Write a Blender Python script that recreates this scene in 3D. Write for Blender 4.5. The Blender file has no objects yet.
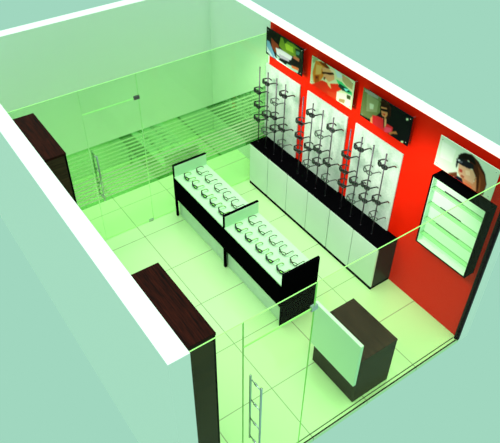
import bpy, math, random
from mathutils import Vector, Matrix
random.seed(4)
S = bpy.context.scene
C = S.collection
W, D, H, YG = 3.71, 5.63, 2.6, 4.10      # right wall, back wall, wall height, inner glass partition

# colours
RED = (.95, .013, .001)
EDGE = (.45, 1.0, .25)
FLOOR = (.60, .93, .44)
FT, FH = (.955, 1, .92), .007
BT, BH = (.90, 1, .86), .07
# ------------------------------------------------------------------ materials
def lin(h):
    v = [int(h[i:i+2], 16) / 255 for i in (0, 2, 4)]
    return tuple(c / 12.92 if c <= .04045 else ((c + .055) / 1.055) ** 2.4 for c in v)
def mat(name, col, rough=.5, metal=0., spec=.5, coat=0.):
    m = bpy.data.materials.new(name); m.use_nodes = True
    b = m.node_tree.nodes['Principled BSDF']
    b.inputs['Base Color'].default_value = (*col, 1)
    b.inputs['Roughness'].default_value = rough
    b.inputs['Metallic'].default_value = metal
    b.inputs['Specular IOR Level'].default_value = spec
    b.inputs['Coat Weight'].default_value = coat
    return m
def nodes(m): return m.node_tree.nodes, m.node_tree.links, m.node_tree.nodes['Principled BSDF']
def grain(m, c1, c2, scale, axis_scale, detail=6, c3=None):
    n, l, b = nodes(m)
    tc = n.new('ShaderNodeTexCoord'); mp = n.new('ShaderNodeMapping'); mp.inputs['Scale'].default_value = axis_scale
    nz = n.new('ShaderNodeTexNoise'); nz.inputs['Scale'].default_value = scale; nz.inputs['Detail'].default_value = detail
    nz.inputs['Roughness'].default_value = .6
    cr = n.new('ShaderNodeValToRGB'); cr.color_ramp.elements[0].position = .36; cr.color_ramp.elements[1].position = .68
    cr.color_ramp.elements[0].color = (*c1, 1); cr.color_ramp.elements[1].color = (*c2, 1)
    l.new(tc.outputs['Object'], mp.inputs['Vector']); l.new(mp.outputs[0], nz.inputs['Vector'])
    l.new(nz.outputs['Fac'], cr.inputs['Fac']); l.new(cr.outputs['Color'], b.inputs['Base Color'])
    return m
def glass(name, tint, gloss_tint=(1, 1, 1), ior=1.45, haze=0., haze_col=(1, 1, 1), refl=.6):
    m = bpy.data.materials.new(name); m.use_nodes = True
    n, l = m.node_tree.nodes, m.node_tree.links; n.clear()
    out = n.new('ShaderNodeOutputMaterial'); tr = n.new('ShaderNodeBsdfTransparent'); gl = n.new('ShaderNodeBsdfGlossy')
    df = n.new('ShaderNodeBsdfDiffuse'); df.inputs['Color'].default_value = (*haze_col, 1)
    tr.inputs['Color'].default_value = (*tint, 1); gl.inputs['Color'].default_value = (*gloss_tint, 1); gl.inputs['Roughness'].default_value = .02
    lw = n.new('ShaderNodeLayerWeight'); lw.inputs['Blend'].default_value = .5
    pw = n.new('ShaderNodeMath'); pw.operation = 'POWER'; pw.inputs[1].default_value = 5; l.new(lw.outputs['Facing'], pw.inputs[0])
    f0 = ((ior - 1) / (ior + 1)) ** 2
    fr = n.new('ShaderNodeMath'); fr.operation = 'MULTIPLY_ADD'; fr.inputs[1].default_value = (1 - f0) * refl; fr.inputs[2].default_value = f0; l.new(pw.outputs[0], fr.inputs[0])
    m0 = n.new('ShaderNodeMixShader'); m0.inputs[0].default_value = haze
    l.new(tr.outputs[0], m0.inputs[1]); l.new(df.outputs[0], m0.inputs[2])
    mx = n.new('ShaderNodeMixShader'); l.new(fr.outputs[0], mx.inputs[0]); l.new(m0.outputs[0], mx.inputs[1]); l.new(gl.outputs[0], mx.inputs[2])
    l.new(mx.outputs[0], out.inputs['Surface'])
    return m

M = {}
M['wall'] = mat('white_paint', (.86, .94, .88), .6)
n_, l_, b_ = nodes(M['wall'])
nz_ = n_.new('ShaderNodeTexNoise'); nz_.inputs['Scale'].default_value = 60
bp_ = n_.new('ShaderNodeBump'); bp_.inputs['Strength'].default_value = .03
l_.new(nz_.outputs['Fac'], bp_.inputs['Height']); l_.new(bp_.outputs[0], b_.inputs['Normal'])
M['red'] = mat('red_paint', RED, .5, spec=.08)
M['dark_trim'] = mat('dark_plum_metal', (.010, .005, .010), .5, spec=.05)
M['black'] = mat('black_laminate', (.0015, .0015, .002), .6, spec=0.)
M['plum'] = mat('plum_black_laminate', (.012, .008, .014), .4, spec=.12)
M['door'] = mat('pale_laminate', (.72, .88, .76), .3)
M['white'] = mat('white_laminate', (.70, .96, .74), .35)
M['tray'] = mat('mint_tray_laminate', (.58, .95, .58), .35)
M['backing'] = mat('speckled_white_board', (.8, .88, .82), .5)
grain(M['backing'], (.60, .73, .64), (.72, .84, .75), 40, (1, 1, 1), 3)
M['redwood'] = grain(mat('red_brown_wood', (.05, .01, .01), .5, spec=.05), (.004, .001, .001), (.040, .006, .003), 9, (9, .55, 9))
M['wenge'] = grain(mat('wenge_wood', (.05, .03, .02), .45, spec=.1), (.016, .009, .006), (.056, .032, .020), 10, (10, .5, 10))
M['wenge_x'] = grain(mat('wenge_wood_side', (.05, .03, .02), .45, spec=.1), (.020, .010, .004), (.056, .031, .014), 10, (.5, 10, 10))
M['chrome'] = mat('brushed_steel', (.55, .62, .60), .3, 1.)
M['rod'] = mat('grey_rod', (.11, .09, .12), .35, .5)
M['frame_black'] = mat('black_acetate', (.008, .008, .01), .25)
M['frame_grey'] = mat('grey_acetate', (.05, .07, .06), .3)
M['frame_olive'] = mat('dark_olive_metal', (.07, .07, .035), .35, .3)
M['frame_green'] = mat('green_tint_acetate', (.30, .62, .16), .3)
M['lens_dark'] = glass('smoke_lens', (.10, .11, .12))
M['lens_clear'] = glass('clear_lens', (.88, .95, .88))
M['lens_green'] = glass('green_lens', (.45, .95, .2))
M['edge'] = mat('glass_edge', EDGE, .25)
M['pane'] = glass('green_float_glass', FT, ior=1.08, refl=.04, haze=FH, haze_col=(1, .88, .55))
M['pane_back'] = glass('green_float_glass_inner', BT, ior=1.25, refl=.3, haze=BH, haze_col=(.42, 1, .36))
M['shelf_glass'] = glass('shelf_glass', (.88, 1, .86), ior=1.2, haze=.12, haze_col=(.5, .95, .45), refl=.2)
M['shelf_edge'] = mat('shelf_glass_edge', (.36, .78, .34), .2)
M['pins'] = mat('chrome_standoff', (.75, .78, .76), .25, .9)

# banded privacy film on the inner partition, laid out by height
def film():
    m = bpy.data.materials.new('banded_privacy_film'); m.use_nodes = True
    n, l = m.node_tree.nodes, m.node_tree.links; n.clear()
    def mth(op, a, b=None, c=None):
        x = n.new('ShaderNodeMath'); x.operation = op
        for i, v in enumerate((a, b, c)):
            if v is None: continue
            if isinstance(v, (int, float)): x.inputs[i].default_value = v
            else: l.new(v, x.inputs[i])
        return x.outputs[0]
    out = n.new('ShaderNodeOutputMaterial')
    geo = n.new('ShaderNodeNewGeometry'); sx = n.new('ShaderNodeSeparateXYZ'); l.new(geo.outputs['Position'], sx.inputs[0])
    z = sx.outputs['Z']
    ph = mth('FRACT', mth('DIVIDE', mth('SUBTRACT', z, .75), .0595))
    line = mth('LESS_THAN', ph, .46)
    tr = n.new('ShaderNodeBsdfTransparent'); tr.inputs['Color'].default_value = (.76, .92, .72, 1)
    gl = n.new('ShaderNodeBsdfGlossy'); gl.inputs['Color'].default_value = (.42, .72, .38, 1); gl.inputs['Roughness'].default_value = .02
    gap = n.new('ShaderNodeMixShader'); gap.inputs[0].default_value = .24; l.new(tr.outputs[0], gap.inputs[1]); l.new(gl.outputs[0], gap.inputs[2])
    tr2 = n.new('ShaderNodeBsdfTransparent'); tr2.inputs['Color'].default_value = (.86, 1, .80, 1)
    fr = n.new('ShaderNodeBsdfDiffuse'); fr.inputs['Color'].default_value = (.85, 1, .68, 1)
    lo = mth('LESS_THAN', z, 1.17)
    fac = mth('ADD', .10, mth('MULTIPLY', lo, .50))
    st = n.new('ShaderNodeMixShader'); l.new(fac, st.inputs[0]); l.new(tr2.outputs[0], st.inputs[1]); l.new(fr.outputs[0], st.inputs[2])
    a = n.new('ShaderNodeMixShader'); l.new(line, a.inputs[0]); l.new(gap.outputs[0], a.inputs[1]); l.new(st.outputs[0], a.inputs[2])
    # solid darker bars along the film's lower and upper edge
    bar = mth('MAXIMUM', mth('LESS_THAN', z, .745), mth('GREATER_THAN', z, 1.575))
    bt = n.new('ShaderNodeBsdfTransparent'); bt.inputs['Color'].default_value = (.52, .80, .50, 1)
    bs = n.new('ShaderNodeMixShader'); bs.inputs[0].default_value = .3; l.new(bt.outputs[0], bs.inputs[1]); l.new(gl.outputs[0], bs.inputs[2])
    b = n.new('ShaderNodeMixShader'); l.new(bar, b.inputs[0]); l.new(a.outputs[0], b.inputs[1]); l.new(bs.outputs[0], b.inputs[2])
    l.new(b.outputs[0], out.inputs['Surface'])
    return m
M['film'] = film()

# polished floor tiles with thin joints
def floor_mat():
    m = mat('pale_polished_tile', FLOOR, .06, spec=.85)
    n, l, b = nodes(m)
    geo = n.new('ShaderNodeNewGeometry'); sx = n.new('ShaderNodeSeparateXYZ'); l.new(geo.outputs['Position'], sx.inputs[0])
    def mth(op, a, b_=None):
        x = n.new('ShaderNodeMath'); x.operation = op
        for i, v in enumerate((a, b_)):
            if v is None: continue
            if isinstance(v, (int, float)): x.inputs[i].default_value = v
            else: l.new(v, x.inputs[i])
        return x.outputs[0]
    fx = mth('FRACT', mth('DIVIDE', mth('ADD', sx.outputs['X'], 10 * .79 - 1.375), .79))
    fy = mth('FRACT', mth('DIVIDE', mth('ADD', sx.outputs['Y'], 10 * .772 - .75), .772))
    g = mth('MAXIMUM', mth('LESS_THAN', fx, .013), mth('LESS_THAN', fy, .013))
    nz = n.new('ShaderNodeTexNoise'); nz.inputs['Scale'].default_value = 2.2; nz.inputs['Detail'].default_value = 3
    cr = n.new('ShaderNodeValToRGB'); cr.color_ramp.elements[0].color = (*[c * .95 for c in FLOOR], 1); cr.color_ramp.elements[1].color = (*FLOOR, 1)
    l.new(nz.outputs['Fac'], cr.inputs['Fac'])
    mx = n.new('ShaderNodeMix'); mx.data_type = 'RGBA'
    l.new(g, mx.inputs[0]); l.new(cr.outputs['Color'], mx.inputs[6]); mx.inputs[7].default_value = (.28, .38, .20, 1)
    l.new(mx.outputs[2], b.inputs['Base Color'])
    return m
M['floor'] = floor_mat()

# ------------------------------------------------------------------ mesh helpers
class MB:
    def __init__(s): s.v, s.f, s.m, s.sm = [], [], [], []
    def add(s, vs, fs, mi=0, smooth=False):
        o = len(s.v); s.v += [tuple(v) for v in vs]
        for f in fs: s.f.append([i + o for i in f]); s.m.append(mi); s.sm.append(smooth)
        return s
    def box(s, x0, x1, y0, y1, z0, z1, mi=0, side=None):
        vs = [(x, y, z) for x in (x0, x1) for y in (y0, y1) for z in (z0, z1)]
        fs = [(0, 1, 3, 2), (4, 6, 7, 5), (0, 4, 5, 1), (2, 3, 7, 6), (0, 2, 6, 4), (1, 5, 7, 3)]
        o = len(s.v); s.v += vs
        for k, f in enumerate(fs):
            s.f.append([i + o for i in f]); s.sm.append(False)
            s.m.append(mi if side is None or (k // 2) == side[0] else side[1])
        return s
    def bbox(s, x0, x1, y0, y1, z0, z1, b=.004, mi=0):      # box with chamfered edges
        vs, idx = [], {}
        lo, hi = (x0, y0, z0), (x1, y1, z1)
        for sx in (0, 1):
            for sy in (0, 1):
                for sz in (0, 1):
                    sg = (sx, sy, sz)
                    for a in range(3):
                        p = [(hi[k] if sg[k] else lo[k]) for k in range(3)]
                        for k in range(3):
                            if k != a: p[k] += -b if sg[k] else b
                        idx[(sg, a)] = len(vs); vs.append(tuple(p))
        fs = []
        for a in range(3):
            b1, b2 = [k for k in range(3) if k != a]
            for sa in (0, 1):
                q = []
                for u, w in ((0, 0), (1, 0), (1, 1), (0, 1)):
                    sg = [0] * 3; sg[a] = sa; sg[b1] = u; sg[b2] = w; q.append(idx[(tuple(sg), a)])
                fs.append(q)
            for u in (0, 1):                      # bevel strips along axis a
                for w in (0, 1):
                    q = []
                    for (ea, fa) in ((0, b1), (1, b1), (1, b2), (0, b2)):
                        sg = [0] * 3; sg[a] = ea; sg[b1] = u; sg[b2] = w; q.append(idx[(tuple(sg), fa)])
                    fs.append(q)
        for sg in [(i, j, k) for i in (0, 1) for j in (0, 1) for k in (0, 1)]:
            fs.append([idx[(sg, 0)], idx[(sg, 1)], idx[(sg, 2)]])
        return s.add(vs, fs, mi)
    def tube(s, pts, r, n=8, closed=False, mi=0, cap=True):
        pts = [Vector(p) for p in pts]; N = len(pts); rings = []
        up = None
        for i, p in enumerate(pts):
            a = pts[(i - 1) % N] if (closed or i > 0) else p
            b = pts[(i + 1) % N] if (closed or i < N - 1) else p
            t = (b - a).normalized()
            if up is None: up = Vector((0, 0, 1)) if abs(t.z) < .9 else Vector((1, 0, 0))
            u = t.cross(up)
            if u.length < 1e-4: u = t.cross(Vector((0, 1, 0)))
            u.normalize(); w = u.cross(t).normalized(); up = w
            rr = r[i] if isinstance(r, (list, tuple)) else r
            rings.append([p + u * rr * math.cos(2 * math.pi * k / n) + w * rr * math.sin(2 * math.pi * k / n) for k in range(n)])
        vs = [v for R in rings for v in R]; fs = []
        for i in range(N if closed else N - 1):
            j = (i + 1) % N
            for k in range(n): fs.append((i * n + k, i * n + (k + 1) % n, j * n + (k + 1) % n, j * n + k))
        if cap and not closed: fs += [tuple(range(n)), tuple(reversed(range((N - 1) * n, N * n)))]
        return s.add(vs, fs, mi, True)
    def sphere(s, c, r, mi=0, n=8, m=6):
        vs, fs = [], []
        for i in range(m + 1):
            a = math.pi * i / m
            for k in range(n):
                b = 2 * math.pi * k / n
                vs.append((c[0] + r * math.sin(a) * math.cos(b), c[1] + r * math.sin(a) * math.sin(b), c[2] + r * math.cos(a)))
        for i in range(m):
            for k in range(n): fs.append((i * n + k, i * n + (k + 1) % n, (i + 1) * n + (k + 1) % n, (i + 1) * n + k))
        return s.add(vs, fs, mi, True)
    def build(s, name, mats, parent=None, **kw):
        me = bpy.data.meshes.new(name); me.from_pydata(s.v, [], s.f); me.update()
        for m in (mats if isinstance(mats, (list, tuple)) else [mats]): me.materials.append(m)
        me.polygons.foreach_set('material_index', s.m); me.polygons.foreach_set('use_smooth', s.sm)
        import bmesh
        bm = bmesh.new(); bm.from_mesh(me); bmesh.ops.remove_doubles(bm, verts=bm.verts, dist=1e-6)
        bmesh.ops.recalc_face_normals(bm, faces=bm.faces); bm.to_mesh(me); bm.free()
        o = bpy.data.objects.new(name, me); C.objects.link(o)
        if parent: o.parent = parent
        for k, v in kw.items(): o[k] = v
        return o
def tag(o, label=None, cat=None, group=None, kind=None):
    for k, v in (('label', label), ('category', cat), ('group', group), ('kind', kind)):
        if v: o[k] = v
    return o
def empty(name, loc, label=None, cat=None, group=None, kind=None):
    o = bpy.data.objects.new(name, None); C.objects.link(o); o.location = loc; o.empty_display_size = .1
    return tag(o, label, cat, group, kind)
def copy_tree(o, parent=None):
    c = o.copy(); C.objects.link(c)
    if parent: c.parent = parent
    for ch in list(o.children): copy_tree(ch, c)
    return c

# ------------------------------------------------------------------ the setting
MB().box(0, W, 0, D, -.06, 0).build('floor', M['floor'], kind='structure')
MB().box(-.18, 0, 0, D, -.06, H).build('wall_left', M['wall'], kind='structure')
MB().box(-.18, W + .175, D, D + .17, -.06, H).build('wall_back', M['wall'], kind='structure')
MB().box(W, W + .175, 0, D, -.06, H).box(W - .006, W, .004, 4.055, .002, H - .002, 1).build('wall_right', [M['wall'], M['red']], kind='structure')
t = MB().box(W - .045, W - .006, -.004, .05, .0, H - .002).build('trim_1', M['dark_trim'], kind='structure')
tag(t, 'dark plum vertical jamb at the near edge of the red wall')
t = MB().box(0, W - .05, .004, .018, 0, .012).box(0, W - .05, .052, .062, 0, .006).build('trim_2', mat('green_grey_channel', (.05, .07, .03), .4), kind='structure')
tag(t, 'thin dark floor channel under the front glass')

# front glazing: fixed lights, transom, door
def pane(name, x0, x1, z0, z1, y, m, parent, th=.010):
    return MB().box(x0, x1, y - th / 2, y + th / 2, z0, z1, 0, side=(1, 1)).build(name, [m, M['edge']], parent)
def handle(parent, x, z0, z1, nz, y):
    h = empty('door_handle', (x, y, z0)); h.parent = parent
    for sgn in (-1, 1):
        MB().tube([(0, sgn * .078, 0), (0, sgn * .078, z1 - z0)], .011, 10).build('grip_tube', M['chrome'], h)
    b = MB()
    for k in range(nz):
        z = .04 + (z1 - z0 - .08) * k / (nz - 1)
        b.tube([(0, -.078, z), (0, .078, z)], .0055, 8)
        for sg in (-1, 1): b.tube([(0, sg * .005, z), (0, sg * .016, z)], .012, 10)
    b.build('cross_pin', M['chrome'], h)
    return h
w1 = empty('window_1', (0, 0, 0), 'clear green-tinted front glazing from wall to wall, open at the top', kind='structure')
YF = .012
pane('glass_pane', .002, .458, .012, H, YF, M['pane'], w1)
pane('transom_pane', .466, 1.166, 2.302, H, YF, M['pane'], w1)
pane('glass_pane', 1.174, W - .044, .012, H, YF, M['pane'], w1)
MB().box(1.135, 1.20, YF - .014, YF + .014, 2.27, 2.325).build('patch_fitting', M['chrome'], w1)
d1 = empty('door_1', (0, 0, 0), 'frameless glass entrance door with a tall ladder-like steel handle', kind='structure')
pane('glass_leaf', .466, 1.166, .014, 2.292, YF, M['pane'], d1)
handle(d1, .595, .70, 1.72, 4, YF)
MB().box(1.08, 1.166, YF - .012, YF + .012, .012, .04).build('floor_pivot', M['chrome'], d1)

# inner partition with banded film
ZB = 2.425
w2 = empty('window_2', (0, YG, 0), 'green glass inner partition with a band of fine horizontal stripes', kind='structure')
def bpane(name, x0, x1, z0, z1, parent):
    o = pane(name, x0, x1, z0, z1, 0, M['pane_back'], parent)
    if z0 < .7:
        MB().box(x0 + .002, x1 - .002, -.0066, -.0058, .69, 1.61).build('striped_film', M['film'], o)
    return o
bpane('glass_pane', .002, .893, .01, ZB, w2)
bpane('transom_pane', .90, 1.66, 2.095, ZB, w2)
bpane('glass_pane', 1.668, W - .008, .01, ZB, w2)
MB().box(1.60, 1.675, -.014, .014, 2.07, 2.115).build('patch_fitting', M['rod'], w2)
d2 = empty('door_2', (0, YG, 0), 'frameless green glass inner door with a vertical steel handle', kind='structure')
bpane('glass_leaf', .90, 1.66, .012, 2.085, d2)
handle(d2, .955, .76, 1.50, 4, 0)
MB().box(1.66 - .07, 1.66, -.012, .012, .01, .035).build('floor_pivot', M['chrome'], d2)

# ------------------------------------------------------------------ tall wood cabinets by the left wall
def tall(y0, y1, x1, label):
    zt = 2.55
    r = empty('tall_cabinet', (x1 / 2, (y0 + y1) / 2, 0), label, 'cabinet', None)
    b = MB(); dx, dy = x1 / 2, (y1 - y0) / 2
    b.bbox(-dx + .003, dx - .022, -dy, dy, .06, zt - .03, .002).build('carcass', M['wenge_x'], r)
    MB().bbox(-dx + .002, dx, -dy - .004, dy + .004, zt - .03, zt, .002).build('top_board', M['redwood'], r)
    for k in (0, 1):
        a = -dy + .002 + k * dy; e = a + dy - .005
        dr = MB().bbox(dx - .022, dx - .002, a, e, .065, zt - .034, .002).build('door', M['black'], r)
        hy = e - .03 if k == 0 else a + .03
        MB().tube([(dx - .001, hy, 1.0), (dx + .018, hy, 1.0), (dx + .018, hy, 1.15), (dx - .001, hy, 1.15)], .004, 6).build('handle', M['chrome'], dr)
    MB().box(-dx + .01, dx - .04, -dy + .01, dy - .01, 0, .06).build('plinth', M['black'], r)
    return r
tall(.085, .955, .268, 'tall dark red-brown wood cabinet beside the entrance door, against the left wall')
tall(2.83, 3.72, .248, 'tall dark red-brown wood cabinet beside the inner glass partition, against the left wall')

# ------------------------------------------------------------------ low wall cabinets under the frame displays
cy0, cy1, cx = 1.225, 4.03, 3.36
r = empty('base_cabinet', ((cx + W) / 2, (cy0 + cy1) / 2, 0), 'long low black cabinet with six pale doors below the red wall', 'cabinet')
ox, oy = r.location.x, r.location.y
xa, xb = cx - ox, W - .008 - ox; ya, yb = cy0 - oy, cy1 - oy
MB().box(xa + .022, xb, ya, yb, .05, .735).build('carcass', M['plum'], r)
MB().bbox(xa + .002, xb, ya - .003, yb + .003, .735, .765, .002).build('top_board', M['black'], r)
MB().box(xa + .001, xb, ya + .004, yb - .01, 0, .05).build('plinth', M['black'], r)
st = (yb - ya) / 6
for k in range(6):
    MB().bbox(xa, xa + .02, ya + k * st + .002, ya + (k + 1) * st - .009, .05, .75, .002).build('door', M['door'], r)

# backing boards, display rods and eyewear
cols = [('nearest the lightbox', 1.405, 2.215, (1.48, 1.69, 1.89, 2.09)),
        ('in the middle', 2.365, 3.165, (2.41, 2.61, 2.81, 3.01)),
        ('farthest from the entrance', 3.325, 4.125, (3.39, 3.587, 3.785, 3.98))]
for nm, y0, y1, ys in cols:
    o = MB().bbox(-.006, .012, y0 - (y0 + y1) / 2, (y1 - y0) / 2, 0, 1.21, .002).build('backing_board', M['backing'])
    o.location = (W - .025, (y0 + y1) / 2, .767)
    tag(o, {0: 'white speckled panel on the red wall, nearest the shelf lightbox', 1: 'white speckled panel on the red wall between two others', 2: 'white speckled panel on the red wall beside the striped glass'}[cols.index((nm, y0, y1, ys))], 'panel', None)

def eyewear(name, fm, lm, tm=None, thick=.0045, temple=.13):
    """glasses facing -X, bridge at the origin"""
    r = bpy.data.objects.new(name, None); C.objects.link(r); r.empty_display_size = .05
    tm = tm or fm
    def cx_(y): return 5.2 * y * y - .002
    def outline(sg, sc=1.):
        pts = []
        for k in range(18):
            a = 2 * math.pi * k / 18
            ca, sa = math.cos(a), math.sin(a)
            y = sg * .0355 + .0285 * sc * (abs(ca) ** .8) * (1 if ca > 0 else -1)
            z = .0215 * sc * (abs(sa) ** .8) * (1 if sa > 0 else -1) * (1.08 if sa < 0 and ca * sg > 0 else 1)
            pts.append((cx_(y), y, z))
        return pts
    f = MB()
    for sg in (-1, 1): f.tube(outline(sg), thick, 6, closed=True)
    f.tube([(cx_(-.009) - .001, -.009, .006), (-.004, 0, .010), (cx_(.009) - .001, .009, .006)], thick * .9, 6)
    for sg in (-1, 1): f.tube([(cx_(.062), sg * .062, .008), (cx_(.07), sg * .071, .010), (cx_(.07) + .008, sg * .072, .010)], thick, 6)
    f.build('front_frame', fm, r)
    for sg in (-1, 1):
        o = outline(sg, .96); c = (cx_(.0355), sg * .0355, 0)
        MB().add([c] + o, [(0, 1 + k, 1 + (k + 1) % 18) for k in range(18)], 0, True).build('lens', lm, r)
        x0 = cx_(.07) + .006
        MB().tube([(x0, sg * .072, .010), (x0 + temple * .45, sg * .073, .009), (x0 + temple * .72, sg * .070, .004), (x0 + temple * .92, sg * .066, -.014), (x0 + temple, sg * .064, -.026)],
                  [thick, thick * .85, thick * .85, thick, thick * .8], 6).build('temple', tm, r)
    return r
protoA = eyewear('sunglasses', M['frame_black'], M['lens_dark'], thick=.0085, temple=.125)
protoB = eyewear('eyeglasses', M['frame_grey'], M['lens_clear'], thick=.0065, temple=.125)
protoC = eyewear('eyeglasses', M['frame_olive'], M['lens_clear'], thick=.0060, temple=.115)
protoD = eyewear('sunglasses', M['frame_black'], M['lens_green'], M['frame_green'], thick=.0085, temple=.10)
used = set()
def put(proto, loc, tilt, scale, rz, label, cat, group):
    o = proto if proto.name not in used else copy_tree(proto)
    used.add(o.name)
    o.location = loc; o.rotation_euler = (0, tilt, rz); o.scale = (scale,) * 3
    return tag(o, label, cat, group)

heights = [(1.875, 1.338, 1.075), (1.66, 1.43, 1.22), (1.88, 1.355, 1.07), (1.65, 1.42, 1.195)]   # rods counted from the entrance side
clear = {(0, 2), (1, 0), (2, 2)}
pn = ['panel nearest shelf box', 'middle white panel', 'panel by striped glass']
rn = ['first', 'second', 'third', 'fourth']
hn = ['top', 'middle', 'lowest']
rodp = None
XR = 3.485
for ci, (nm, y0, y1, ys) in enumerate(cols):
    for ri, y in enumerate(ys):
        rod = empty('display_rod', (XR, y, .765), 'slim grey display rod, %s from the entrance before the %s' % (rn[ri], pn[ci]), 'display rod', 'display rods on the low cabinet')
        MB().tube([(0, 0, .004), (0, 0, 1.245)], .0085, 8).sphere((0, 0, 1.25), .011).build('pole', M['rod'], rod)
        MB().tube([(0, 0, 0), (0, 0, .005)], .010, 10).build('foot', M['rod'], rod)
        for hi, z in enumerate(heights[ri]):
            zz = z - .765
            MB().tube([(0, 0, zz - .012), (-.03, 0, zz - .010), (-.046, 0, zz - .004), (-.05, 0, zz + .004)], .004, 6).build('peg', M['rod'], rod)
            pr = protoB if (ri, hi) in clear else protoA
            k = 'grey see-through eyeglasses' if pr is protoB else 'black sunglasses'
            put(pr, (XR - .055, y, z + .004), math.radians(8), 1.15, random.uniform(-.07, .07),
                '%s, %s peg, %s rod from the entrance, %s' % (k, hn[hi], rn[ri], pn[ci]), 'glasses', 'eyewear on the wall display rods')

# ------------------------------------------------------------------ central display counters
def counter(y0, y1, label, far):
    r = empty('display_counter', (2.271, (y0 + y1) / 2, 0), label, 'display counter', 'glasses display counters')
    dx, dy = .274, (y1 - y0) / 2
    if far:     # stands on two slim-legged end frames
        MB().bbox(-dx, dx, dy - .035, dy, .70, .94, .002).build('end_panel', M['black'], r)
        MB().box(-dx, -dx + .03, dy - .035, dy, 0, .70).build('leg', M['black'], r)
        MB().box(dx - .03, dx, dy - .035, dy, 0, .70).build('leg', M['black'], r)
        MB().box(-dx + .012, dx - .005, dy - .040, dy - .035, .735, .925).build('liner', M['tray'], r)
        e0 = -dy
    else:
        MB().bbox(-dx, dx, dy - .035, dy, .70, .94, .002).build('divider_panel', M['black'], r)
        MB().box(-dx, -dx + .03, dy - .035, dy, 0, .70).build('leg', M['black'], r)
        MB().box(dx - .03, dx, dy - .035, dy, 0, .70).build('leg', M['black'], r)
        MB().box(-dx + .012, dx - .005, dy - .040, dy - .035, .735, .925).build('liner', M['tray'], r)
        MB().bbox(-dx, dx, -dy, -dy + .035, 0, .94, .002).build('end_panel', M['black'], r)
        e0 = -dy + .035
    e1 = dy - .035
    MB().bbox(-dx, -dx + .02, e0, e1, .345, .725, .002).build('apron', M['black'], r)
    MB().bbox(dx - .02, dx, e0, e1, .345, .725, .002).build('apron', M['black'], r)
    MB().bbox(-dx + .002, dx - .002, e0, e1, .725, .745, .002).build('display_tray', M['tray'], r)
    MB().box(-dx + .05, -dx + .07, e0 + .01, e1, 0, .36).build('kick_board', M['door'], r)
    MB().box(dx - .07, dx - .05, e0 + .01, e1, 0, .36).build('kick_board', M['door'], r)
counter(1.405, 2.70, 'black display counter with white tray, nearer the entrance door', False)
counter(2.702, 4.0, 'black display counter with white tray, nearer the inner striped glass', True)
units = [('nearer counter', (1.637, 1.856, 2.076, 2.308, 2.537)), ('farther counter', (2.935, 3.145, 3.365, 3.607, 3.832))]
on = ['first', 'second', 'third', 'fourth', 'fifth']
for un, ys in units:
    for k, y in enumerate(ys):
        put(protoC, (2.315, y, .783), math.radians(-1), 1.0, random.uniform(-.06, .06),
            'thin-rimmed eyeglasses, wall-side row, %s from the entrance on the %s' % (on[k], un), 'glasses', 'eyeglasses in the back row of the display trays')
        put(protoD, (2.10, y - .01, .784), math.radians(-1), 1.0, random.uniform(-.06, .06),
            'green-lensed black sunglasses, open-floor row, %s from the entrance on the %s' % (on[k], un), 'glasses', 'green sunglasses in the front row of the display trays')

# ------------------------------------------------------------------ reception desk
r = empty('reception_desk', (2.29, .445, 0), 'dark brown wooden reception desk with a raised white front panel', 'desk')
dx, dy = .272, .355
MB().bbox(-dx + .02, dx - .02, -dy, -dy + .02, 0, .73, .002).build('side_board', M['wenge_x'], r)
MB().bbox(-dx + .02, dx - .02, dy - .02, dy, 0, .73, .002).build('side_board', M['wenge_x'], r)
MB().bbox(-dx + .0, -dx + .02, -dy, dy, 0, .73, .002).build('front_board', M['wenge'], r)
MB().bbox(dx - .02, dx, -dy, dy, .0, .73, .002).build('rear_board', M['wenge'], r)
MB().bbox(-dx, dx + .002, -dy - .002, dy + .002, .73, .756, .002).build('desk_top', M['wenge'], r)
MB().bbox(-dx - .042, -dx - .001, -dy - .0, dy + .03, .345, 1.05, .003).build('front_panel', M['white'], r)

# ------------------------------------------------------------------ lightbox shelf unit on the red wall
r = empty('shelf_unit', (W - .006, .485, 1.10), 'black wall-hung shelf box with white interior and glass shelves', 'shelf unit')
bx, hy, hz = -.16, .372, .99
b = MB()
MB().box(bx, 0, -hy, -hy + .018, 0, hz).box(bx, 0, hy - .018, hy, 0, hz).box(bx, 0, -hy + .018, hy - .018, 0, .014).box(bx, 0, -hy + .018, hy - .018, hz - .014, hz).build('frame', M['black'], r)
MB().box(-.085, -.004, -hy + .018, hy - .018, .014, hz - .014).box(bx + .006, -.085, hy - .024, hy - .018, .014, hz - .014).box(bx + .006, -.085, -hy + .018, -hy + .024, .014, hz - .014).box(bx + .006, -.085, -hy + .024, hy - .024, .014, .02).build('back_panel', M['white'], r)
for k in range(4):
    z = .14 + k * .225
    MB().box(bx + .012, -.085, -hy + .024, hy - .024, z, z + .008, 0, side=(2, 1)).build('shelf', [M['shelf_glass'], M['shelf_edge']], r)
for k, z in enumerate((.36, .60, .83)):
    MB().box(-.093, -.085, -.12 + .04 * k, .21, z, z + .010).build('shelf_rail', M['rod'], r)

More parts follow.
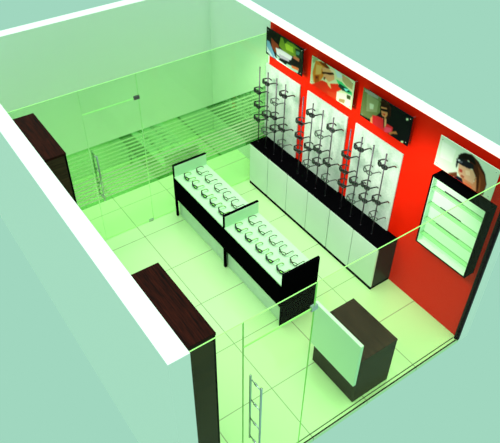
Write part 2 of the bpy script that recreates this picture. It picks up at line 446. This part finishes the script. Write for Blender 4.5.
# ------------------------------------------------------------------ pictures on standoffs
POSTERS = [
 [('1a1c18',[(-0.04,-0.05),(1.05,-0.01),(0.95,1.19),(-0.04,1.06)]),('6f8f2a',[(0.36,0.07),(0.73,0.05),(0.91,0.09),(0.91,0.38),(0.55,0.57),(0.36,0.41)]),('a9c83a',[(0.51,0.18),(0.73,0.16),(0.75,0.35),(0.55,0.39)]),('2d4a18',[(0.44,0.03),(0.6,0.03),(0.51,0.23)]),('8a3a22',[(0.13,0.24),(0.24,0.25),(0.36,0.46),(0.27,0.75),(0.16,0.63)]),('14100e',[(0.04,-0.0),(0.22,-0.05),(0.4,0.06),(0.36,0.41),(0.24,0.36),(0.11,0.28),(0.04,0.36)]),('78a8c8',[(0.02,0.48),(0.09,0.48),(0.24,0.83),(0.29,0.97),(0.15,0.98),(0.02,0.93)]),('c8dce0',[(0.01,0.7),(0.11,0.83),(0.22,0.98),(0.04,1.0)]),('1e3a2c',[(0.0,0.89),(0.13,0.98),(0.16,1.02),(0.0,1.02)]),('d8d8dc',[(0.27,0.56),(0.4,0.51),(0.73,0.5),(0.69,0.66),(0.44,0.8),(0.31,0.77)]),('b0aab8',[(0.36,0.7),(0.65,0.67),(0.64,0.76),(0.4,0.83)]),('9fc8b0',[(0.29,0.81),(0.62,0.88),(0.91,0.8),(0.89,0.97),(0.62,1.09),(0.33,0.96)]),('0a0c10',[(0.4,0.83),(0.6,0.87),(0.56,0.95),(0.36,0.93)]),('e8f0ea',[(0.22,0.91),(0.55,0.97),(0.69,1.0),(0.67,1.1),(0.36,1.04)]),('161214',[(0.73,0.5),(0.93,0.47),(0.91,0.69),(0.65,0.8)]),('b86a4a',[(0.76,0.42),(0.91,0.43),(0.9,0.54),(0.75,0.54)]),('243428',[(0.78,0.14),(0.99,0.07),(0.96,0.38),(0.82,0.4)]),('5a8f78',[(0.82,0.21),(0.91,0.19),(0.89,0.31),(0.82,0.34)]),('c86a3a',[(0.71,0.83),(0.91,0.77),(0.9,0.87),(0.73,0.92)]),('15100e',[(0.67,1.02),(0.93,0.96),(0.92,1.12),(0.69,1.11)])],
 [('d8dcb0',[(-0.07,-0.04),(1.03,-0.03),(0.98,1.02),(-0.02,1.07)]),('9aa878',[(0.0,0.02),(0.16,-0.0),(0.04,0.25)]),('e08030',[(0.09,0.11),(0.23,0.01),(0.33,0.09),(0.31,0.48),(0.18,0.89),(0.08,0.88),(0.04,0.58)]),('f0b060',[(0.12,0.22),(0.25,0.16),(0.24,0.45),(0.12,0.58)]),('7a3010',[(0.16,0.07),(0.32,-0.01),(0.44,0.08),(0.38,0.14),(0.25,0.13)]),('b05018',[(0.09,0.63),(0.21,0.52),(0.21,0.83),(0.12,0.9)]),('e8a070',[(0.25,0.2),(0.41,0.11),(0.54,0.18),(0.56,0.35),(0.44,0.55),(0.33,0.49)]),('30180c',[(0.26,0.35),(0.52,0.15),(0.54,0.2),(0.45,0.29),(0.37,0.33),(0.27,0.42)]),('f4d0b0',[(0.44,0.06),(0.53,0.06),(0.55,0.14),(0.46,0.16)]),('7a3018',[(0.12,0.65),(0.17,0.59),(0.18,0.68),(0.14,0.71)]),('702810',[(0.31,0.48),(0.36,0.46),(0.34,0.57),(0.31,0.57)]),('e83018',[(0.07,0.96),(0.19,0.78),(0.28,0.63),(0.44,0.6),(0.66,0.4),(0.76,0.5),(0.64,0.71),(0.65,1.07),(0.36,1.08),(0.02,1.03)]),('f0c888',[(0.38,0.56),(0.47,0.58),(0.51,0.73),(0.43,0.68)]),('c8d8e0',[(0.53,-0.01),(0.65,0.03),(0.81,0.08),(0.62,0.22)]),('40c878',[(0.59,0.3),(0.72,0.28),(0.97,0.41),(0.97,0.53),(0.78,0.53),(0.65,0.42)]),('103c30',[(0.68,0.37),(0.85,0.37),(0.95,0.45),(0.76,0.55),(0.65,0.49)]),('70e0d8',[(0.78,0.44),(0.9,0.37),(0.84,0.5)]),('b0a070',[(0.71,0.02),(0.87,0.04),(0.97,0.12),(0.96,0.32),(0.82,0.31),(0.73,0.22)]),('d09068',[(0.7,0.08),(0.81,0.05),(0.78,0.17)]),('f0f0d8',[(0.64,0.71),(0.92,0.52),(0.97,0.53),(0.96,0.97),(0.65,1.01)]),('405028',[(0.86,0.58),(0.95,0.55),(0.95,0.69),(0.87,0.72)]),('b89860',[(0.71,0.88),(0.84,0.79),(0.83,0.94),(0.7,0.99)]),('e84020',[(0.42,0.9),(0.64,0.75),(0.65,1.07),(0.49,1.08)])],
 [('0c0d12',[(-0.1,-0.01),(1.03,-0.01),(0.99,1.07),(-0.01,1.04)]),('6d7848',[(-0.02,-0.01),(0.37,-0.01),(0.39,0.48),(0.26,0.85),(0.16,1.02),(0.01,0.97)]),('8a9468',[(0.08,0.14),(0.33,0.14),(0.33,0.54),(0.12,0.72)]),('b8c8a8',[(0.16,0.39),(0.25,0.35),(0.25,0.52),(0.18,0.58)]),('9a9890',[(0.01,0.05),(0.16,-0.01),(0.32,0.01),(0.3,0.1),(0.11,0.14)]),('3a1a10',[(0.35,0.15),(0.41,0.03),(0.5,-0.01),(0.58,0.13),(0.6,0.39),(0.55,0.5),(0.5,0.24)]),('2a130c',[(0.38,0.15),(0.45,0.01),(0.54,0.08),(0.59,0.55),(0.54,0.54),(0.41,0.34),(0.37,0.33)]),('d88a5a',[(0.39,0.28),(0.5,0.21),(0.54,0.4),(0.5,0.59),(0.43,0.52)]),('a83020',[(0.45,0.48),(0.49,0.44),(0.49,0.5)]),('0a0808',[(0.38,0.33),(0.53,0.23),(0.54,0.32),(0.45,0.38),(0.39,0.39)]),('c83020',[(0.43,0.46),(0.5,0.41),(0.48,0.5)]),('e0a070',[(0.44,0.63),(0.53,0.55),(0.55,0.82),(0.51,0.92)]),('e89860',[(0.22,0.87),(0.28,0.69),(0.3,0.98),(0.24,1.07)]),('e02830',[(0.25,0.72),(0.37,0.64),(0.47,0.62),(0.52,0.88),(0.56,0.69),(0.68,0.69),(0.68,0.89),(0.57,1.05),(0.28,1.03)]),('f04868',[(0.53,0.83),(0.66,0.75),(0.65,0.9),(0.53,1.03)]),('1a1014',[(0.46,0.54),(0.49,0.53),(0.52,0.9),(0.5,0.88)]),('b87040',[(0.62,0.93),(0.75,0.75),(0.78,0.82),(0.7,0.89),(0.64,1.0)]),('0a0608',[(0.01,0.96),(0.23,0.91),(0.21,1.03),(0.01,1.04)]),('e8f8d0',[(0.88,0.15),(0.92,0.11),(0.92,0.17),(0.89,0.21)]),('d0e8b0',[(0.87,0.95),(0.91,0.91),(0.91,0.97),(0.87,1.01)])],
 [('e2ead8',[(-0.15,0.06),(1.04,-0.06),(1.09,1.18),(-0.03,1.1)]),('f2f4ea',[(0.04,0.15),(0.29,0.17),(0.28,0.62),(0.07,0.67)]),('3c1a10',[(0.34,0.28),(0.42,0.1),(0.54,0.02),(0.67,0.11),(0.81,0.33),(0.88,0.61),(0.88,0.96),(0.71,1.15),(0.69,0.78),(0.67,0.36),(0.53,0.24),(0.39,0.37)]),('4a2012',[(0.44,0.1),(0.57,0.04),(0.73,0.23),(0.85,0.59),(0.85,0.99),(0.73,1.13),(0.69,0.59),(0.6,0.39)]),('120c0c',[(0.34,0.37),(0.37,0.19),(0.45,0.07),(0.57,0.07),(0.64,0.21),(0.63,0.26),(0.5,0.24),(0.36,0.39)]),('7a3a20',[(0.67,0.24),(0.8,0.4),(0.87,0.63),(0.85,1.02),(0.78,1.04),(0.78,0.61)]),('e0a888',[(0.38,0.45),(0.5,0.49),(0.62,0.44),(0.69,0.59),(0.68,0.85),(0.58,0.9),(0.48,0.9),(0.41,0.78)]),('d88860',[(0.49,0.84),(0.68,0.85),(0.7,0.58),(0.76,1.0),(0.69,1.23),(0.56,1.17)]),('e8704a',[(0.52,0.94),(0.67,0.92),(0.72,1.08),(0.64,1.14),(0.55,1.06)]),('161620',[(0.33,0.4),(0.39,0.33),(0.5,0.27),(0.61,0.28),(0.63,0.39),(0.56,0.48),(0.47,0.5),(0.38,0.51),(0.37,0.7),(0.35,0.64)]),('585868',[(0.37,0.42),(0.44,0.38),(0.43,0.45),(0.38,0.47)]),('c04038',[(0.41,0.65),(0.47,0.62),(0.48,0.71),(0.43,0.74)]),('8a5a40',[(0.26,0.98),(0.39,0.79),(0.43,0.96),(0.31,1.04)]),('101828',[(0.36,1.04),(0.42,0.89),(0.5,0.88),(0.57,1.15),(0.7,1.31),(0.58,1.3),(0.41,1.16)]),('c88868',[(0.68,1.15),(0.78,1.04),(0.83,1.23),(0.76,1.22)]),('b05a40',[(0.47,0.78),(0.53,0.77),(0.52,0.85),(0.46,0.86)]),('f0c4a4',[(0.51,0.58),(0.58,0.53),(0.61,0.65),(0.54,0.7)]),('a0522c',[(0.73,0.45),(0.78,0.61),(0.81,0.94),(0.79,0.96),(0.76,0.66)]),('d8dce4',[(0.35,0.42),(0.38,0.38),(0.4,0.4),(0.37,0.44)]),('6a3420',[(0.29,0.98),(0.4,0.81),(0.41,0.95),(0.33,1.03)])],
]

def inside(p, x, y):
    c = False; n = len(p); j = n - 1
    for i in range(n):
        (xi, yi), (xj, yj) = p[i], p[j]
        if (yi > y) != (yj > y) and x < (xj - xi) * (y - yi) / (yj - yi) + xi: c = not c
        j = i
    return c
def picture_mat():
    m = mat('glossy_print', (1, 1, 1), .4, spec=.05)
    n, l, b = nodes(m); a = n.new('ShaderNodeAttribute'); a.attribute_name = 'print'
    l.new(a.outputs['Color'], b.inputs['Base Color']); return m
M['print'] = picture_mat()
def poster(ops, yl, w, zt, h, label):
    x = W - .085
    r = empty('wall_picture', (x, yl - w / 2, zt - h), label, 'picture', 'photographs on the red wall')
    MB().box(0, .006, -w / 2, w / 2, 0, h).build('board', M['dark_trim'] if ops is not POSTERS[3] else M['white'], r)
    NX, NZ = 150, 74
    cols_ = [(lin(c), p) for c, p in ops]
    me = bpy.data.meshes.new('print')
    vs = [(-.0012, w / 2 - w * i / NX, h - h * j / NZ) for j in range(NZ + 1) for i in range(NX + 1)]
    fs = [(j * (NX + 1) + i, (j + 1) * (NX + 1) + i, (j + 1) * (NX + 1) + i + 1, j * (NX + 1) + i + 1) for j in range(NZ) for i in range(NX)]
    me.from_pydata(vs, [], fs)
    at = me.color_attributes.new('print', 'FLOAT_COLOR', 'POINT')
    data = []
    for j in range(NZ + 1):
        for i in range(NX + 1):
            c = cols_[0][0]
            for col, p in cols_[1:]:
                if inside(p, i / NX, j / NZ): c = col
            data += [*c, 1.]
    for _ in range(2):                     # soften the outlines of the print
        new = list(data)
        for j in range(1, NZ):
            for i in range(1, NX):
                q = (j * (NX + 1) + i) * 4
                for k in range(3): new[q + k] = (data[q + k] * 2 + data[q + k - 4] + data[q + k + 4] + data[q + k - 4 * (NX + 1)] + data[q + k + 4 * (NX + 1)]) / 6
        data = new
    at.data.foreach_set('color', data)
    me.materials.append(M['print'])
    o = bpy.data.objects.new('print', me); C.objects.link(o); o.parent = r
    for sy in (-1, 1):
        for z in (.035, h - .035):
            MB().tube([(-.006, sy * (w / 2 - .035), z), (.079, sy * (w / 2 - .035), z)], .0055, 8).build('standoff', M['pins'], r)
poster(POSTERS[0], 4.035, .80, 2.555, .39, 'picture of a person in blue bending over gear outdoors, beside the striped glass')
poster(POSTERS[1], 3.065, .80, 2.545, .39, 'picture of an orange-haired person in sunglasses and red top on pale ground')
poster(POSTERS[2], 2.115, .79, 2.540, .38, 'picture of a dark-haired person in red against a black and olive ground')
poster(POSTERS[3], .925, .76, 2.54, .38, 'picture of a close-up face in large sunglasses above the shelf lightbox')

# ------------------------------------------------------------------ light
wd = bpy.data.worlds.new('World'); S.world = wd; wd.use_nodes = True
bg = wd.node_tree.nodes['Background']; bg.inputs[0].default_value = (*lin('a0d7bf'), 1); bg.inputs[1].default_value = 1.0
def lamp(kind, name, loc, target, energy, col=(1, 1, 1), **kw):
    d = bpy.data.lights.new(name, kind); d.energy = energy; d.color = col
    for k, v in kw.items(): setattr(d, k, v)
    o = bpy.data.objects.new(name, d); C.objects.link(o); o.location = loc
    o.rotation_euler = (Vector(target) - Vector(loc)).to_track_quat('-Z', 'Y').to_euler()
    return o
lamp('SUN', 'overhead_sun', (1, 2, 9), (1.2, 2.1, 0), 2.8, (1, 1, .93), angle=math.radians(50))
for y in (3.6, 2.3, .95):
    lamp('SPOT', 'wall_washer', (2.45, y - .05, 2.5), (W, y, 1.4), 90, (1, .92, .85), spot_size=math.radians(76), spot_blend=.6, shadow_soft_size=.25)
cd = bpy.data.cameras.new('camera'); cam = bpy.data.objects.new('camera', cd); C.objects.link(cam); S.camera = cam
cd.sensor_fit = 'HORIZONTAL'; cd.sensor_width = 36; cd.lens = 623.8 / 500 * 36; cd.clip_end = 200
rv = Vector((.81847982, -.57446593, .00892586)); uv = Vector((.37854561, .5508958, .74378562)); fv = Vector((.43219671, .60539468, -.66835865))
cam.matrix_world = Matrix(((rv.x, uv.x, -fv.x, -1.202), (rv.y, uv.y, -fv.y, -2.391), (rv.z, uv.z, -fv.z, 6.228), (0, 0, 0, 1)))
S.view_settings.view_transform = 'Standard'; S.view_settings.look = 'None'; S.view_settings.gamma = 1
S.view_settings.use_curve_mapping = False; S.view_settings.exposure = 0.0
